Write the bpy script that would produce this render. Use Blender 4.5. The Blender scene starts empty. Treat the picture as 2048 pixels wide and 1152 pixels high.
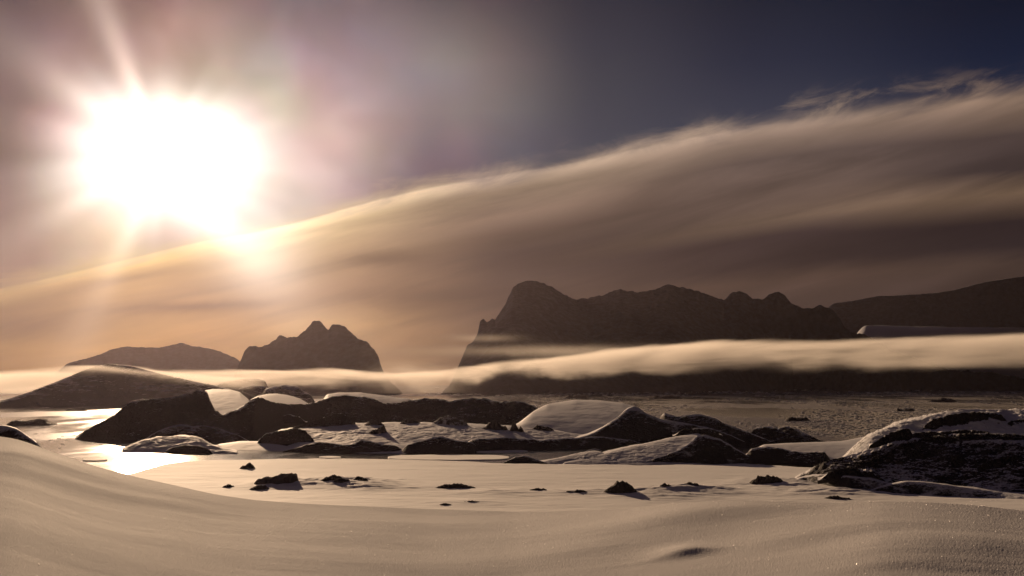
import bpy, math
import numpy as np
from mathutils import Vector

sc = bpy.context.scene
R = math.radians
# ------------------------------------------------------------------ camera
F, W, H, HOR = 2010.0, 2048.0, 1152.0, 760.0
EYE = 30.0
PITCH = math.atan((HOR - H / 2) / F)
cam_d = bpy.data.cameras.new("camera")
cam = bpy.data.objects.new("camera", cam_d)
sc.collection.objects.link(cam)
cam.location = (0, 0, EYE)
cam.rotation_euler = (R(90) + PITCH, 0, 0)
cam_d.sensor_width = 36.0
cam_d.lens = 36.0 * F / W
cam_d.clip_start = 0.1
cam_d.clip_end = 60000
sc.camera = cam
sc.render.resolution_x, sc.render.resolution_y = 1024, 576
sc.view_settings.view_transform = 'Standard'
sc.view_settings.look = 'None'
sc.view_settings.exposure = 0.0
sc.view_settings.gamma = 1.0


def ray(px, py):
    """unit-horizontal direction of the photograph's point: (dx, dy, dz) with hypot(dx,dy)=1"""
    px = np.asarray(px, float); py = np.asarray(py, float)
    a = px - W / 2; b = H / 2 - py
    cp, sp = math.cos(PITCH), math.sin(PITCH)
    dx = a; dy = F * cp - b * sp; dz = F * sp + b * cp
    h = np.hypot(dx, dy)
    return dx / h, dy / h, dz / h


def azel(px, py):
    dx, dy, dz = ray(px, py)
    return np.arctan2(dx, dy), np.arctan(dz)


def shore(px, py, z=0.0):
    return (z - EYE) / ray(px, py)[2]


# ------------------------------------------------------------------ sun
SUN_PX = (325, 312)
sdx, sdy, sdz = [float(v) for v in ray(*SUN_PX)]
sun_vec = Vector((sdx, sdy, sdz)).normalized()
SUN_AZ = math.atan2(sdx, sdy); SUN_EL = math.asin(sun_vec.z)
sd = bpy.data.lights.new("sun", 'SUN')
sd.energy = 4.6
sd.angle = R(0.6)
sd.color = (1.0, 0.685, 0.425)
so = bpy.data.objects.new("sun", sd)
sc.collection.objects.link(so)
so.rotation_euler = sun_vec.to_track_quat('Z', 'Y').to_euler()
so.location = (0, 0, 500)


# ------------------------------------------------------------------ node helpers
class NT:
    def __init__(s, tree):
        s.t = tree; s.n = tree.nodes; s.l = tree.links

    def node(s, kind, **kw):
        n = s.n.new(kind)
        for k, v in kw.items():
            setattr(n, k, v)
        return n

    def put(s, sock, v):
        if isinstance(v, bpy.types.NodeSocket):
            s.l.new(v, sock)
        elif v is not None:
            sock.default_value = v

    def m(s, op, a, b=None, c=None, clamp=False):
        n = s.node('ShaderNodeMath', operation=op, use_clamp=clamp)
        s.put(n.inputs[0], a); s.put(n.inputs[1], b)
        if c is not None: s.put(n.inputs[2], c)
        return n.outputs[0]

    def vm(s, op, a, b=None, scale=None):
        n = s.node('ShaderNodeVectorMath', operation=op)
        s.put(n.inputs[0], a)
        if b is not None: s.put(n.inputs[1], b)
        if scale is not None: s.put(n.inputs['Scale'], scale)
        return n.outputs['Value'] if op in ('DOT_PRODUCT', 'LENGTH', 'DISTANCE') else n.outputs[0]

    def comb(s, x, y, z):
        n = s.node('ShaderNodeCombineXYZ')
        for i, v in enumerate((x, y, z)): s.put(n.inputs[i], v)
        return n.outputs[0]

    def sep(s, v):
        n = s.node('ShaderNodeSeparateXYZ'); s.put(n.inputs[0], v)
        return n.outputs

    def noise(s, vec, scale=1.0, detail=4, rough=0.5, dist=0.0, col=False):
        n = s.node('ShaderNodeTexNoise')
        s.put(n.inputs['Vector'], vec)
        n.inputs['Scale'].default_value = scale; n.inputs['Detail'].default_value = detail
        n.inputs['Roughness'].default_value = rough; n.inputs['Distortion'].default_value = dist
        return n.outputs['Color' if col else 'Fac']

    def smooth(s, v, lo, hi, a=0.0, b=1.0, kind='SMOOTHSTEP'):
        n = s.node('ShaderNodeMapRange', interpolation_type=kind)
        s.put(n.inputs[0], v); s.put(n.inputs[1], lo); s.put(n.inputs[2], hi)
        s.put(n.inputs[3], a); s.put(n.inputs[4], b)
        return n.outputs[0]

    def mix(s, f, a, b, mode='MIX'):
        n = s.node('ShaderNodeMix', data_type='RGBA', blend_type=mode)
        s.put(n.inputs[0], f); s.put(n.inputs[6], a); s.put(n.inputs[7], b)
        return n.outputs[2]

    def ramp(s, f, stops, interp='LINEAR'):
        n = s.node('ShaderNodeValToRGB'); r = n.color_ramp; r.interpolation = interp
        stops = sorted(stops, key=lambda q: q[0])
        while len(r.elements) < len(stops): r.elements.new(0.5)
        for e, (p, c) in zip(r.elements, stops):
            e.position = p; e.color = (c[0], c[1], c[2], 1)
        s.put(n.inputs[0], f)
        return n.outputs[0]

    def curve(s, f, pts):
        """piecewise function of f (0..1) -> (0..1)"""
        n = s.node('ShaderNodeFloatCurve'); c = n.mapping.curves[0]
        pts = sorted(pts)
        while len(c.points) < len(pts): c.points.new(0.5, 0.5)
        for p, (x, y) in zip(c.points, pts):
            p.location = (x, y); p.handle_type = 'AUTO'
        n.mapping.update()
        n.inputs[0].default_value = 1.0
        s.put(n.inputs[1], f)
        return n.outputs[0]


def lin(c):
    return tuple((v / 255 / 12.92) if v / 255 <= 0.04045 else ((v / 255 + 0.055) / 1.055) ** 2.4 for v in c)


# ------------------------------------------------------------------ world: dusky sky, stratus bank, glow of the veiled sun
world = bpy.data.worlds.new("World")
sc.world = world
world.use_nodes = True
w = NT(world.node_tree); w.n.clear()
tc = w.node('ShaderNodeTexCoord')
dirv = w.vm('NORMALIZE', tc.outputs['Generated'])
X, Y, Z = w.sep(dirv)[0:3]
az = w.m('ARCTAN2', X, Y)
el = w.m('ARCSINE', Z)
AZ0, AZ1 = float(azel(-100, 400)[0]), float(azel(2148, 400)[0])
u = w.smooth(az, AZ0, AZ1, kind='LINEAR')


def u_of(px, py=400):
    return (float(azel(px, py)[0]) - AZ0) / (AZ1 - AZ0)


EDGE = [(-100, 598), (0, 575), (120, 548), (250, 517), (400, 481), (520, 459), (620, 435), (700, 412), (800, 386),
        (900, 365), (1024, 343), (1150, 322), (1250, 300), (1400, 270), (1536, 246), (1700, 224), (1850, 207),
        (2048, 184), (2148, 174)]
E_LO, E_HI = 0.0, 0.35
edge_c = w.curve(u, [(min(1, max(0, u_of(x, y))), (float(azel(x, y)[1]) - E_LO) / (E_HI - E_LO)) for x, y in EDGE])
edge = w.smooth(edge_c, 0.0, 1.0, E_LO, E_HI, kind='LINEAR')
# noise in direction space, drawn out along the bank
slant = w.m('SUBTRACT', el, w.m('MULTIPLY', az, 0.235))
str_v = w.comb(w.m('MULTIPLY', az, 4.0), w.m('MULTIPLY', slant, 30.0), 0.0)
n_streak = w.noise(str_v, 1.0, 6, 0.55, 0.5)
n_soft = w.noise(w.comb(w.m('MULTIPLY', az, 2.2), w.m('MULTIPLY', slant, 9.0), 4.0), 1.0, 3, 0.5)
n_wisp = w.noise(w.comb(w.m('MULTIPLY', az, 14.0), w.m('MULTIPLY', slant, 42.0), 2.0), 1.0, 7, 0.62, 0.6)
q = w.m('SUBTRACT', edge, el)                                   # radians below the bank's upper edge
qw = w.m('ADD', q, w.m('MULTIPLY', w.m('SUBTRACT', n_wisp, 0.5), 0.014))
ql = w.m('ADD', q, w.m('ADD', w.m('MULTIPLY', w.m('SUBTRACT', n_streak, 0.5), 0.020),
                       w.m('MULTIPLY', w.m('SUBTRACT', n_soft, 0.5), 0.016)))
qs = w.m('ADD', q, w.m('ADD', w.m('MULTIPLY', w.m('SUBTRACT', n_wisp, 0.5), 0.030), w.m('MULTIPLY', w.m('SUBTRACT', n_streak, 0.5), 0.020)))
softsel = w.smooth(w.noise(w.comb(w.m('MULTIPLY', az, 5.0), 0.0, 8.0), 1.0, 2, 0.5), 0.36, 0.52)
cloud = w.mix(softsel, w.smooth(qw, -0.005, 0.006), w.smooth(qs, -0.016, 0.014))
QR = 0.25
COLS = {   # colours of the bank read down the photograph at some columns: (y, rgb)
    0: [(575, (132, 114, 71)), (590, (120, 99, 59)), (625, (99, 78, 48)), (655, (91, 71, 42)), (690, (116, 87, 46)), (735, (115, 83, 43))],
    300: [(504, (171, 153, 102)), (525, (155, 126, 77)), (580, (145, 114, 66)), (612, (121, 95, 58)), (650, (145, 109, 60)), (700, (135, 98, 52)), (735, (131, 92, 49))],
    600: [(440, (190, 167, 130)), (470, (179, 154, 114)), (520, (162, 135, 99)), (560, (143, 116, 84)), (600, (124, 97, 69)), (650, (139, 107, 69)), (700, (148, 112, 68)), (740, (141, 104, 62))],
    1024: [(345, (175, 151, 129)), (375, (148, 126, 106)), (430, (129, 106, 91)), (465, (81, 66, 57)), (505, (56, 46, 43)), (560, (53, 43, 40)), (620, (68, 53, 45)), (680, (88, 67, 49)), (740, (95, 71, 52))],
    1536: [(246, (166, 142, 122)), (275, (140, 118, 104)), (320, (92, 77, 71)), (370, (97, 80, 72)), (415, (92, 75, 66)), (440, (97, 79, 66)), (475, (56, 44, 44)), (520, (52, 41, 41)), (555, (74, 57, 49)), (600, (69, 54, 48))],
    2048: [(184, (150, 124, 104)), (215, (126, 104, 90)), (270, (72, 59, 56)), (335, (56, 46, 45)), (385, (107, 86, 69)), (405, (94, 75, 62)), (440, (45, 35, 37)), (490, (38, 30, 32)), (530, (59, 46, 40)), (600, (48, 37, 35))],
}
ABOVE = {  # the sky above the bank, by elevation
    0: [(0, (55, 43, 56)), (150, (72, 56, 66)), (300, (62, 46, 56)), (450, (76, 62, 64)), (560, (96, 80, 76))],
    300: [(0, (128, 108, 108)), (150, (150, 126, 118)), (300, (190, 160, 140)), (450, (196, 168, 148)), (500, (176, 150, 132))],
    600: [(0, (108, 94, 98)), (100, (132, 114, 114)), (250, (176, 152, 146)), (350, (168, 150, 146)), (430, (160, 146, 142))],
    900: [(0, (78, 70, 78)), (120, (108, 96, 100)), (220, (108, 98, 102)), (300, (84, 80, 92)), (360, (80, 78, 92))],
    1200: [(0, (38, 42, 57)), (150, (52, 56, 70)), (280, (57, 63, 78)), (320, (60, 66, 80))],
    1536: [(0, (21, 29, 47)), (120, (32, 40, 60)), (240, (52, 57, 74))],
    2048: [(0, (10, 20, 40)), (100, (14, 27, 51)), (180, (28, 38, 60))],
}


def blend_cols(nodes, keys):
    out = nodes[0]
    for i in range(1, len(keys)):
        a, b = u_of(keys[i - 1]), u_of(keys[i])
        f = w.smooth(u, a, b)
        out = w.mix(f, out, nodes[i])
    return out


def edge_y(x):
    return float(np.interp(x, [e[0] for e in EDGE], [e[1] for e in EDGE]))


qn = w.smooth(ql, 0.0, QR, kind='LINEAR')
bank_nodes = []
for x, st in COLS.items():
    ee = float(azel(x, edge_y(x))[1])
    bank_nodes.append(w.ramp(qn, [(max(0, (ee - float(azel(x, y)[1])) / QR), lin(c)) for y, c in st], 'LINEAR'))
bank = blend_cols(bank_nodes, list(COLS))
en = w.smooth(el, 0.0, 0.40, kind='LINEAR')
ab_nodes = []
for x, st in ABOVE.items():
    ab_nodes.append(w.ramp(en, [(max(0, float(azel(x, y)[1]) / 0.40), lin(c)) for y, c in st]))
veil = blend_cols(ab_nodes, list(ABOVE))
# lens-flare mottling near the sun, painted into the veil colour
toS = w.vm('DOT_PRODUCT', dirv, tuple(sun_vec))
theta = w.m('ARCCOSINE', w.m('MINIMUM', toS, 0.999999))
n_mott = w.noise(w.vm('MULTIPLY', dirv, (7.0, 7.0, 9.0)), 1.0, 3, 0.5, 0.2, col=True)
n_mott2 = w.noise(w.vm('MULTIPLY', dirv, (11.0, 11.0, 13.0)), 1.0, 2, 0.45, 0.3)
mott = w.mix(0.42, (0.5, 0.5, 0.5, 1), n_mott)
mfac = w.smooth(theta, 0.10, 0.50, 1.0, 0.0)
mval = w.smooth(n_mott2, 0.32, 0.68, 0.66, 1.42)
mcol = w.vm('SCALE', w.vm('SCALE', mott, scale=2.0), scale=mval)
veil = w.mix(mfac, veil, w.mix(1.0, veil, mcol, 'MULTIPLY'))
for (bx, by, rad, col) in ((700, 215, 0.055, (0.13, 0.085, 0.080)), (650, 310, 0.040, (0.14, 0.085, 0.080)), (540, 130, 0.040, (0.10, 0.09, 0.075)), (560, 210, 0.022, (0.03, 0.09, 0.04)),
                           (880, 130, 0.050, (0.055, 0.060, 0.052)), (920, 290, 0.028, (0.060, 0.030, 0.036)), (330, 75, 0.030, (0.08, 0.030, 0.030)), (130, 120, 0.030, (0.09, 0.035, 0.040)),
                           (420, 60, 0.028, (0.09, 0.045, 0.035)), (120, 250, 0.022, (0.14, 0.030, 0.050)), (760, 60, 0.050, (0.045, 0.030, 0.034)), (1010, 200, 0.060, (0.020, 0.022, 0.018))):
    bv = Vector([float(v) for v in ray(bx, by)]).normalized()  # soft coloured flare blotches added to the veil
    tb_ = w.m('ARCCOSINE', w.m('MINIMUM', w.vm('DOT_PRODUCT', dirv, tuple(bv)), 0.999999))
    tb_ = w.m('MULTIPLY', tb_, w.smooth(n_mott2, 0.35, 0.65, 0.75, 1.3, 'LINEAR'))
    veil = w.vm('ADD', veil, w.vm('SCALE', col, scale=w.m('EXPONENT', w.m('MULTIPLY', w.m('POWER', w.m('DIVIDE', tb_, rad), 2.0), -1.0))))
# faint blue of the clear sky itself
nish = w.node('ShaderNodeTexSky', sky_type='NISHITA')
nish.sun_disc = False; nish.sun_elevation = SUN_EL; nish.sun_rotation = SUN_AZ
nish.air_density = 1.0; nish.dust_density = 1.5
veil = w.vm('ADD', w.vm('SCALE', veil, scale=0.92), w.vm('SCALE', nish.outputs[0], scale=0.0002))
# wisps torn off the bank's upper edge
wz = w.smooth(q, -0.034, -0.004); wz2 = w.smooth(q, -0.008, 0.004, 1.0, 0.0)
wsel = w.m('MAXIMUM', w.smooth(w.noise(w.comb(w.m('MULTIPLY', az, 7.0), 0.0, 3.0), 1.0, 3, 0.5), 0.50, 0.66), w.smooth(az, R(11.5), R(16)))
wisp = w.m('MULTIPLY', w.m('MULTIPLY', w.m('MULTIPLY', wz, wz2), wsel), w.smooth(n_wisp, 0.44, 0.66))
veil = w.mix(w.m('MULTIPLY', wisp, 0.45), veil, bank)
# streaky light and dark inside the bank
bmod = w.m('MULTIPLY', w.smooth(n_streak, 0.28, 0.72, 0.62, 1.36, 'LINEAR'), w.smooth(n_soft, 0.25, 0.75, 0.86, 1.14, 'LINEAR'))
rim = w.m('MULTIPLY', w.smooth(q, 0.0, 0.003), w.smooth(q, 0.004, 0.022, 1.0, 0.0))
sunny = w.smooth(theta, 0.14, 0.60, 1.0, 0.0)
bmod = w.m('MULTIPLY', bmod, w.m('ADD', 1.0, w.m('MULTIPLY', rim, w.m('ADD', 0.10, w.m('MULTIPLY', sunny, 0.8)))))


def lens(px, py, wx, wy, k, tilt=0.06):
    """a long thin cloud (dark) or gap (bright) lying in the bank; wx, wy in radians"""
    a0, e0 = [float(v) for v in azel(px, py)]
    da = w.m('SUBTRACT', az, a0)
    de = w.m('SUBTRACT', w.m('ADD', w.m('SUBTRACT', el, e0), w.m('MULTIPLY', w.m('SUBTRACT', n_wisp, 0.5), 0.008)), w.m('MULTIPLY', da, tilt))
    g = w.m('EXPONENT', w.m('MULTIPLY', w.m('ADD', w.m('POWER', w.m('DIVIDE', da, wx), 2.0), w.m('POWER', w.m('DIVIDE', de, wy), 2.0)), -1.0))
    return w.m('ADD', 1.0, w.m('MULTIPLY', g, k))


for lz in ((400, 613, 0.075, 0.0050, -0.70, 0.08), (770, 518, 0.045, 0.0080, -0.55, 0.05), (880, 592, 0.10, 0.012, -0.55, 0.03), (330, 655, 0.12, 0.010, 0.25, 0.02),
           (60, 655, 0.06, 0.012, -0.50, 0.10), (230, 560, 0.09, 0.006, -0.35, 0.20), (600, 480, 0.06, 0.005, 0.35, 0.22), (1000, 660, 0.12, 0.012, 0.22, 0.02), (480, 560, 0.07, 0.012, -0.22, 0.15), (1250, 508, 0.16, 0.014, -0.20, 0.08),
           (1750, 405, 0.20, 0.007, 0.30, 0.16), (1900, 450, 0.14, 0.016, -0.25, 0.12), (700, 650, 0.09, 0.008, 0.15, 0.02), (180, 700, 0.12, 0.007, 0.15, 0.0)):
    bmod = w.m('MULTIPLY', bmod, lens(*lz))
bank = w.vm('SCALE', bank, scale=bmod)
sky = w.mix(cloud, veil, bank)
# aureole of the sun seen through thin cloud: irregular outline, faint rays
east = Vector((math.cos(SUN_AZ), -math.sin(SUN_AZ), 0))
upv = sun_vec.cross(east) * -1
if upv.z < 0: upv = -upv
sx = w.vm('DOT_PRODUCT', dirv, tuple(east)); sy = w.vm('DOT_PRODUCT', dirv, tuple(upv))
phi = w.m('ARCTAN2', sy, sx)
cph, sph = w.m('COSINE', phi), w.m('SINE', phi)
n_phi = w.noise(w.comb(cph, sph, 3.3), 1.7, 2, 0.45)
n_ray = w.noise(w.comb(w.m('MULTIPLY', cph, 1.0), sph, w.m('MULTIPLY', theta, 1.2)), 2.6, 2, 0.4)
ell = w.m('SQRT', w.m('ADD', w.m('POWER', w.m('MULTIPLY', w.m('SUBTRACT', sx, 0.006), 0.85), 2.0), w.m('POWER', w.m('MULTIPLY', sy, 1.22), 2.0)))
ell = w.m('MULTIPLY', ell, w.smooth(n_phi, 0.3, 0.7, 1.12, 0.88, 'LINEAR'))
def beam(deg, n_, k):
    c0, s0 = math.cos(R(deg)), math.sin(R(deg))
    d = w.m('MAXIMUM', w.m('ADD', w.m('MULTIPLY', cph, c0), w.m('MULTIPLY', sph, s0)), 0.0)
    return w.m('MULTIPLY', w.m('POWER', d, n_), k)


ray_m = w.smooth(n_ray, 0.3, 0.72, 0.65, 1.15)
for bdeg, bn, bk in ((114, 160, 1.5), (145, 60, 0.8), (172, 60, 0.6), (214, 80, 0.7), (248, 140, 0.9), (312, 60, 1.3), (60, 30, 0.4), (20, 30, 0.4)):
    ray_m = w.m('ADD', ray_m, beam(bdeg, bn, bk))
core = w.m('MULTIPLY', w.m('EXPONENT', w.m('MULTIPLY', w.m('POWER', w.m('DIVIDE', ell, 0.068), 2.7), -1.0)), 1.6)
halo = w.m('MULTIPLY', w.m('EXPONENT', w.m('MULTIPLY', ell, -27.0)), w.m('MULTIPLY', ray_m, 0.95))
halo2 = w.m('MULTIPLY', w.m('EXPONENT', w.m('MULTIPLY', theta, -9.0)), 0.05)
fan = w.m('ADD', beam(113, 220, 1.0), w.m('ADD', beam(147, 90, 0.45), w.m('ADD', beam(214, 120, 0.35), w.m('ADD', beam(249, 200, 0.5), beam(313, 60, 0.8)))))
fan = w.m('MULTIPLY', fan, w.m('MULTIPLY', w.m('EXPONENT', w.m('MULTIPLY', theta, -8.5)), w.m('MULTIPLY', w.smooth(theta, 0.02, 0.08), 0.75)))
glow = w.vm('ADD', w.vm('ADD', w.vm('SCALE', (1.0, 0.96, 0.90), scale=core), w.vm('SCALE', (1.0, 0.80, 0.66), scale=fan)),
            w.vm('ADD', w.vm('SCALE', (1.0, 0.84, 0.70), scale=halo), w.vm('SCALE', (1.0, 0.72, 0.5), scale=halo2)))
sky = w.vm('ADD', sky, glow)
b2 = Vector([float(v) for v in ray(520, 500)]).normalized()          # a second bright break in the veil, low right of the sun
th2 = w.m('ARCCOSINE', w.m('MINIMUM', w.vm('DOT_PRODUCT', dirv, tuple(b2)), 0.999999))
sky = w.vm('ADD', sky, w.vm('SCALE', (1.0, 0.92, 0.84), scale=w.m('MULTIPLY', w.m('EXPONENT', w.m('MULTIPLY', w.m('POWER', w.m('DIVIDE', th2, 0.040), 2.0), -1.0)), 0.38)))
sky = w.vm('SCALE', sky, scale=w.smooth(theta, 0.9, 2.0, 1.0, 0.22))     # sky away from the sun dimmed to lower fill on shaded faces
bg = w.node('ShaderNodeBackground')
w.put(bg.inputs[0], sky); bg.inputs[1].default_value = 1.0
wo = w.node('ShaderNodeOutputWorld')
w.l.new(bg.outputs[0], wo.inputs[0])


# ------------------------------------------------------------------ numpy noise
def _h(ix, iy, seed):
    n = (ix.astype(np.int64) * 374761393 + iy.astype(np.int64) * 668265263 + seed * 1442695041) & 0xFFFFFFFF
    n = ((n ^ (n >> 13)) * 1274126177) & 0xFFFFFFFF
    n = ((n ^ (n >> 16)) * 2246822519) & 0xFFFFFFFF
    return ((n ^ (n >> 15)) & 0xFFFFFF) / float(0xFFFFFF)


def _grad(ix, iy, fx, fy, seed):
    a = _h(ix, iy, seed) * 2 * math.pi
    return np.cos(a) * fx + np.sin(a) * fy


def perlin(x, y, seed=0):
    ix, iy = np.floor(x), np.floor(y); fx, fy = x - ix, y - iy
    ux = fx * fx * fx * (fx * (fx * 6 - 15) + 10); uy = fy * fy * fy * (fy * (fy * 6 - 15) + 10)
    a = _grad(ix, iy, fx, fy, seed); b = _grad(ix + 1, iy, fx - 1, fy, seed)
    c = _grad(ix, iy + 1, fx, fy - 1, seed); d = _grad(ix + 1, iy + 1, fx - 1, fy - 1, seed)
    return ((a * (1 - ux) + b * ux) * (1 - uy) + (c * (1 - ux) + d * ux) * uy) * 1.5


def fbm(x, y, seed=0, octv=5, gain=0.5):
    s = 0; a = 1.0; f = 1.0; t = 0
    for i in range(octv):
        s = s + a * perlin(x * f + i * 17.3, y * f - i * 9.1, seed + i); t += a; a *= gain; f *= 2.03
    return s / t


def ridged(x, y, seed=0, octv=5, gain=0.5):
    s = 0; a = 1.0; f = 1.0; t = 0
    for i in range(octv):
        s = s + a * (1 - np.abs(perlin(x * f + i * 11.7, y * f + i * 5.3, seed + i)) * 2); t += a; a *= gain; f *= 2.07
    return s / t


def sst(a, b, x):
    t = np.clip((x - a) / (b - a), 0, 1)
    return t * t * (3 - 2 * t)


# ------------------------------------------------------------------ materials
def pbsdf(name):
    m = bpy.data.materials.new(name); m.use_nodes = True
    n = NT(m.node_tree)
    return m, n, n.n['Principled BSDF']


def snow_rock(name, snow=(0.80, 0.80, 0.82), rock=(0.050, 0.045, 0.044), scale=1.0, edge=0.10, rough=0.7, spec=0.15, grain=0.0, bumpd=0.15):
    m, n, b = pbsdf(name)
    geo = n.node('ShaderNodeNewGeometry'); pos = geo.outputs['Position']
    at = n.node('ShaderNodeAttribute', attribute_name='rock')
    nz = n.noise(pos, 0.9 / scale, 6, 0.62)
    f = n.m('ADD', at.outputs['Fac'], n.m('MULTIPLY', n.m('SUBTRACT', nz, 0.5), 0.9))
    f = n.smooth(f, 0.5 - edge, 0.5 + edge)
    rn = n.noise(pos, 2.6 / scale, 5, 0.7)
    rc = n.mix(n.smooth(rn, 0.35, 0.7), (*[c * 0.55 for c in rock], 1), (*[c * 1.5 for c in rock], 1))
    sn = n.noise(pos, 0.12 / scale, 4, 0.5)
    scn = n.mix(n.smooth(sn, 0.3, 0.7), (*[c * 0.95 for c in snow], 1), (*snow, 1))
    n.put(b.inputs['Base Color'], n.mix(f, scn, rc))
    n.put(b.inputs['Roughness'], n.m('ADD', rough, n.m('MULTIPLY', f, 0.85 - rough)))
    b.inputs['Specular IOR Level'].default_value = spec
    bb = n.noise(pos, 1.7 / scale, 7, 0.66)
    h = n.m('MULTIPLY', bb, n.m('ADD', 0.10, n.m('MULTIPLY', f, 1.6)))
    if grain:
        h = n.m('ADD', h, n.m('MULTIPLY', n.noise(pos, 55, 4, 0.7), grain))
    bp = n.node('ShaderNodeBump'); bp.inputs['Strength'].default_value = 0.6
    bp.inputs['Distance'].default_value = bumpd * scale * 4
    n.put(bp.inputs['Height'], h); n.put(b.inputs['Normal'], bp.outputs[0])
    return m


M_hill = snow_rock("snow_and_rock", scale=2.0, edge=0.2, rock=(0.060, 0.050, 0.048))
M_near = snow_rock("wind_packed_snow_and_rock", scale=0.8, edge=0.22)
M_mount = snow_rock("mountain_rock_and_snow", snow=(0.55, 0.56, 0.60), rock=(0.026, 0.030, 0.050), scale=40.0, spec=0.0, bumpd=0.015, edge=0.3)
M_rock = snow_rock("dark_coastal_rock", rock=(0.085, 0.070, 0.066), scale=0.5)
M_bay = snow_rock("snow_covered_ice", snow=(0.90, 0.89, 0.87), scale=6.0, rough=0.80, spec=0.22, bumpd=0.02)


def grid_mesh(name, V, mat, rock=None, smooth=True):
    """V: (rows, cols, 3) world positions"""
    nr, nc = V.shape[:2]
    me = bpy.data.meshes.new(name)
    me.vertices.add(nr * nc)
    me.vertices.foreach_set('co', V.reshape(-1).astype(np.float32))
    i = np.arange((nr - 1) * (nc - 1)); r = i // (nc - 1); c = i % (nc - 1)
    a = r * nc + c
    q_ = np.stack([a, a + 1, a + nc + 1, a + nc], 1).astype(np.int32)
    me.loops.add(q_.size); me.polygons.add(len(q_))
    me.loops.foreach_set('vertex_index', q_.reshape(-1))
    me.polygons.foreach_set('loop_start', np.arange(len(q_), dtype=np.int32) * 4)
    me.polygons.foreach_set('use_smooth', np.full(len(q_), smooth))
    me.update(calc_edges=True)
    if rock is not None:
        at = me.attributes.new('rock', 'FLOAT', 'POINT')
        at.data.foreach_set('value', rock.reshape(-1).astype(np.float32))
    me.materials.append(mat)
    o = bpy.data.objects.new(name, me)
    sc.collection.objects.link(o)
    return o


def tag(o, label=None, cat=None, group=None, kind=None):
    if label: o['label'] = label
    if cat: o['category'] = cat
    if group: o['group'] = group
    if kind: o['kind'] = kind
    return o


def normals_z(V):
    du = np.gradient(V, axis=1); dv = np.gradient(V, axis=0)
    n = np.cross(du, dv)
    return np.abs(n[..., 2]) / (np.linalg.norm(n, axis=-1) + 1e-9)


def smooth1(v, k):
    if k < 3: return v
    ker = np.hanning(k + 2)[1:-1]; ker /= ker.sum()
    return np.convolve(np.pad(v, k // 2, mode='edge'), ker, 'valid')[:len(v)]


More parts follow.
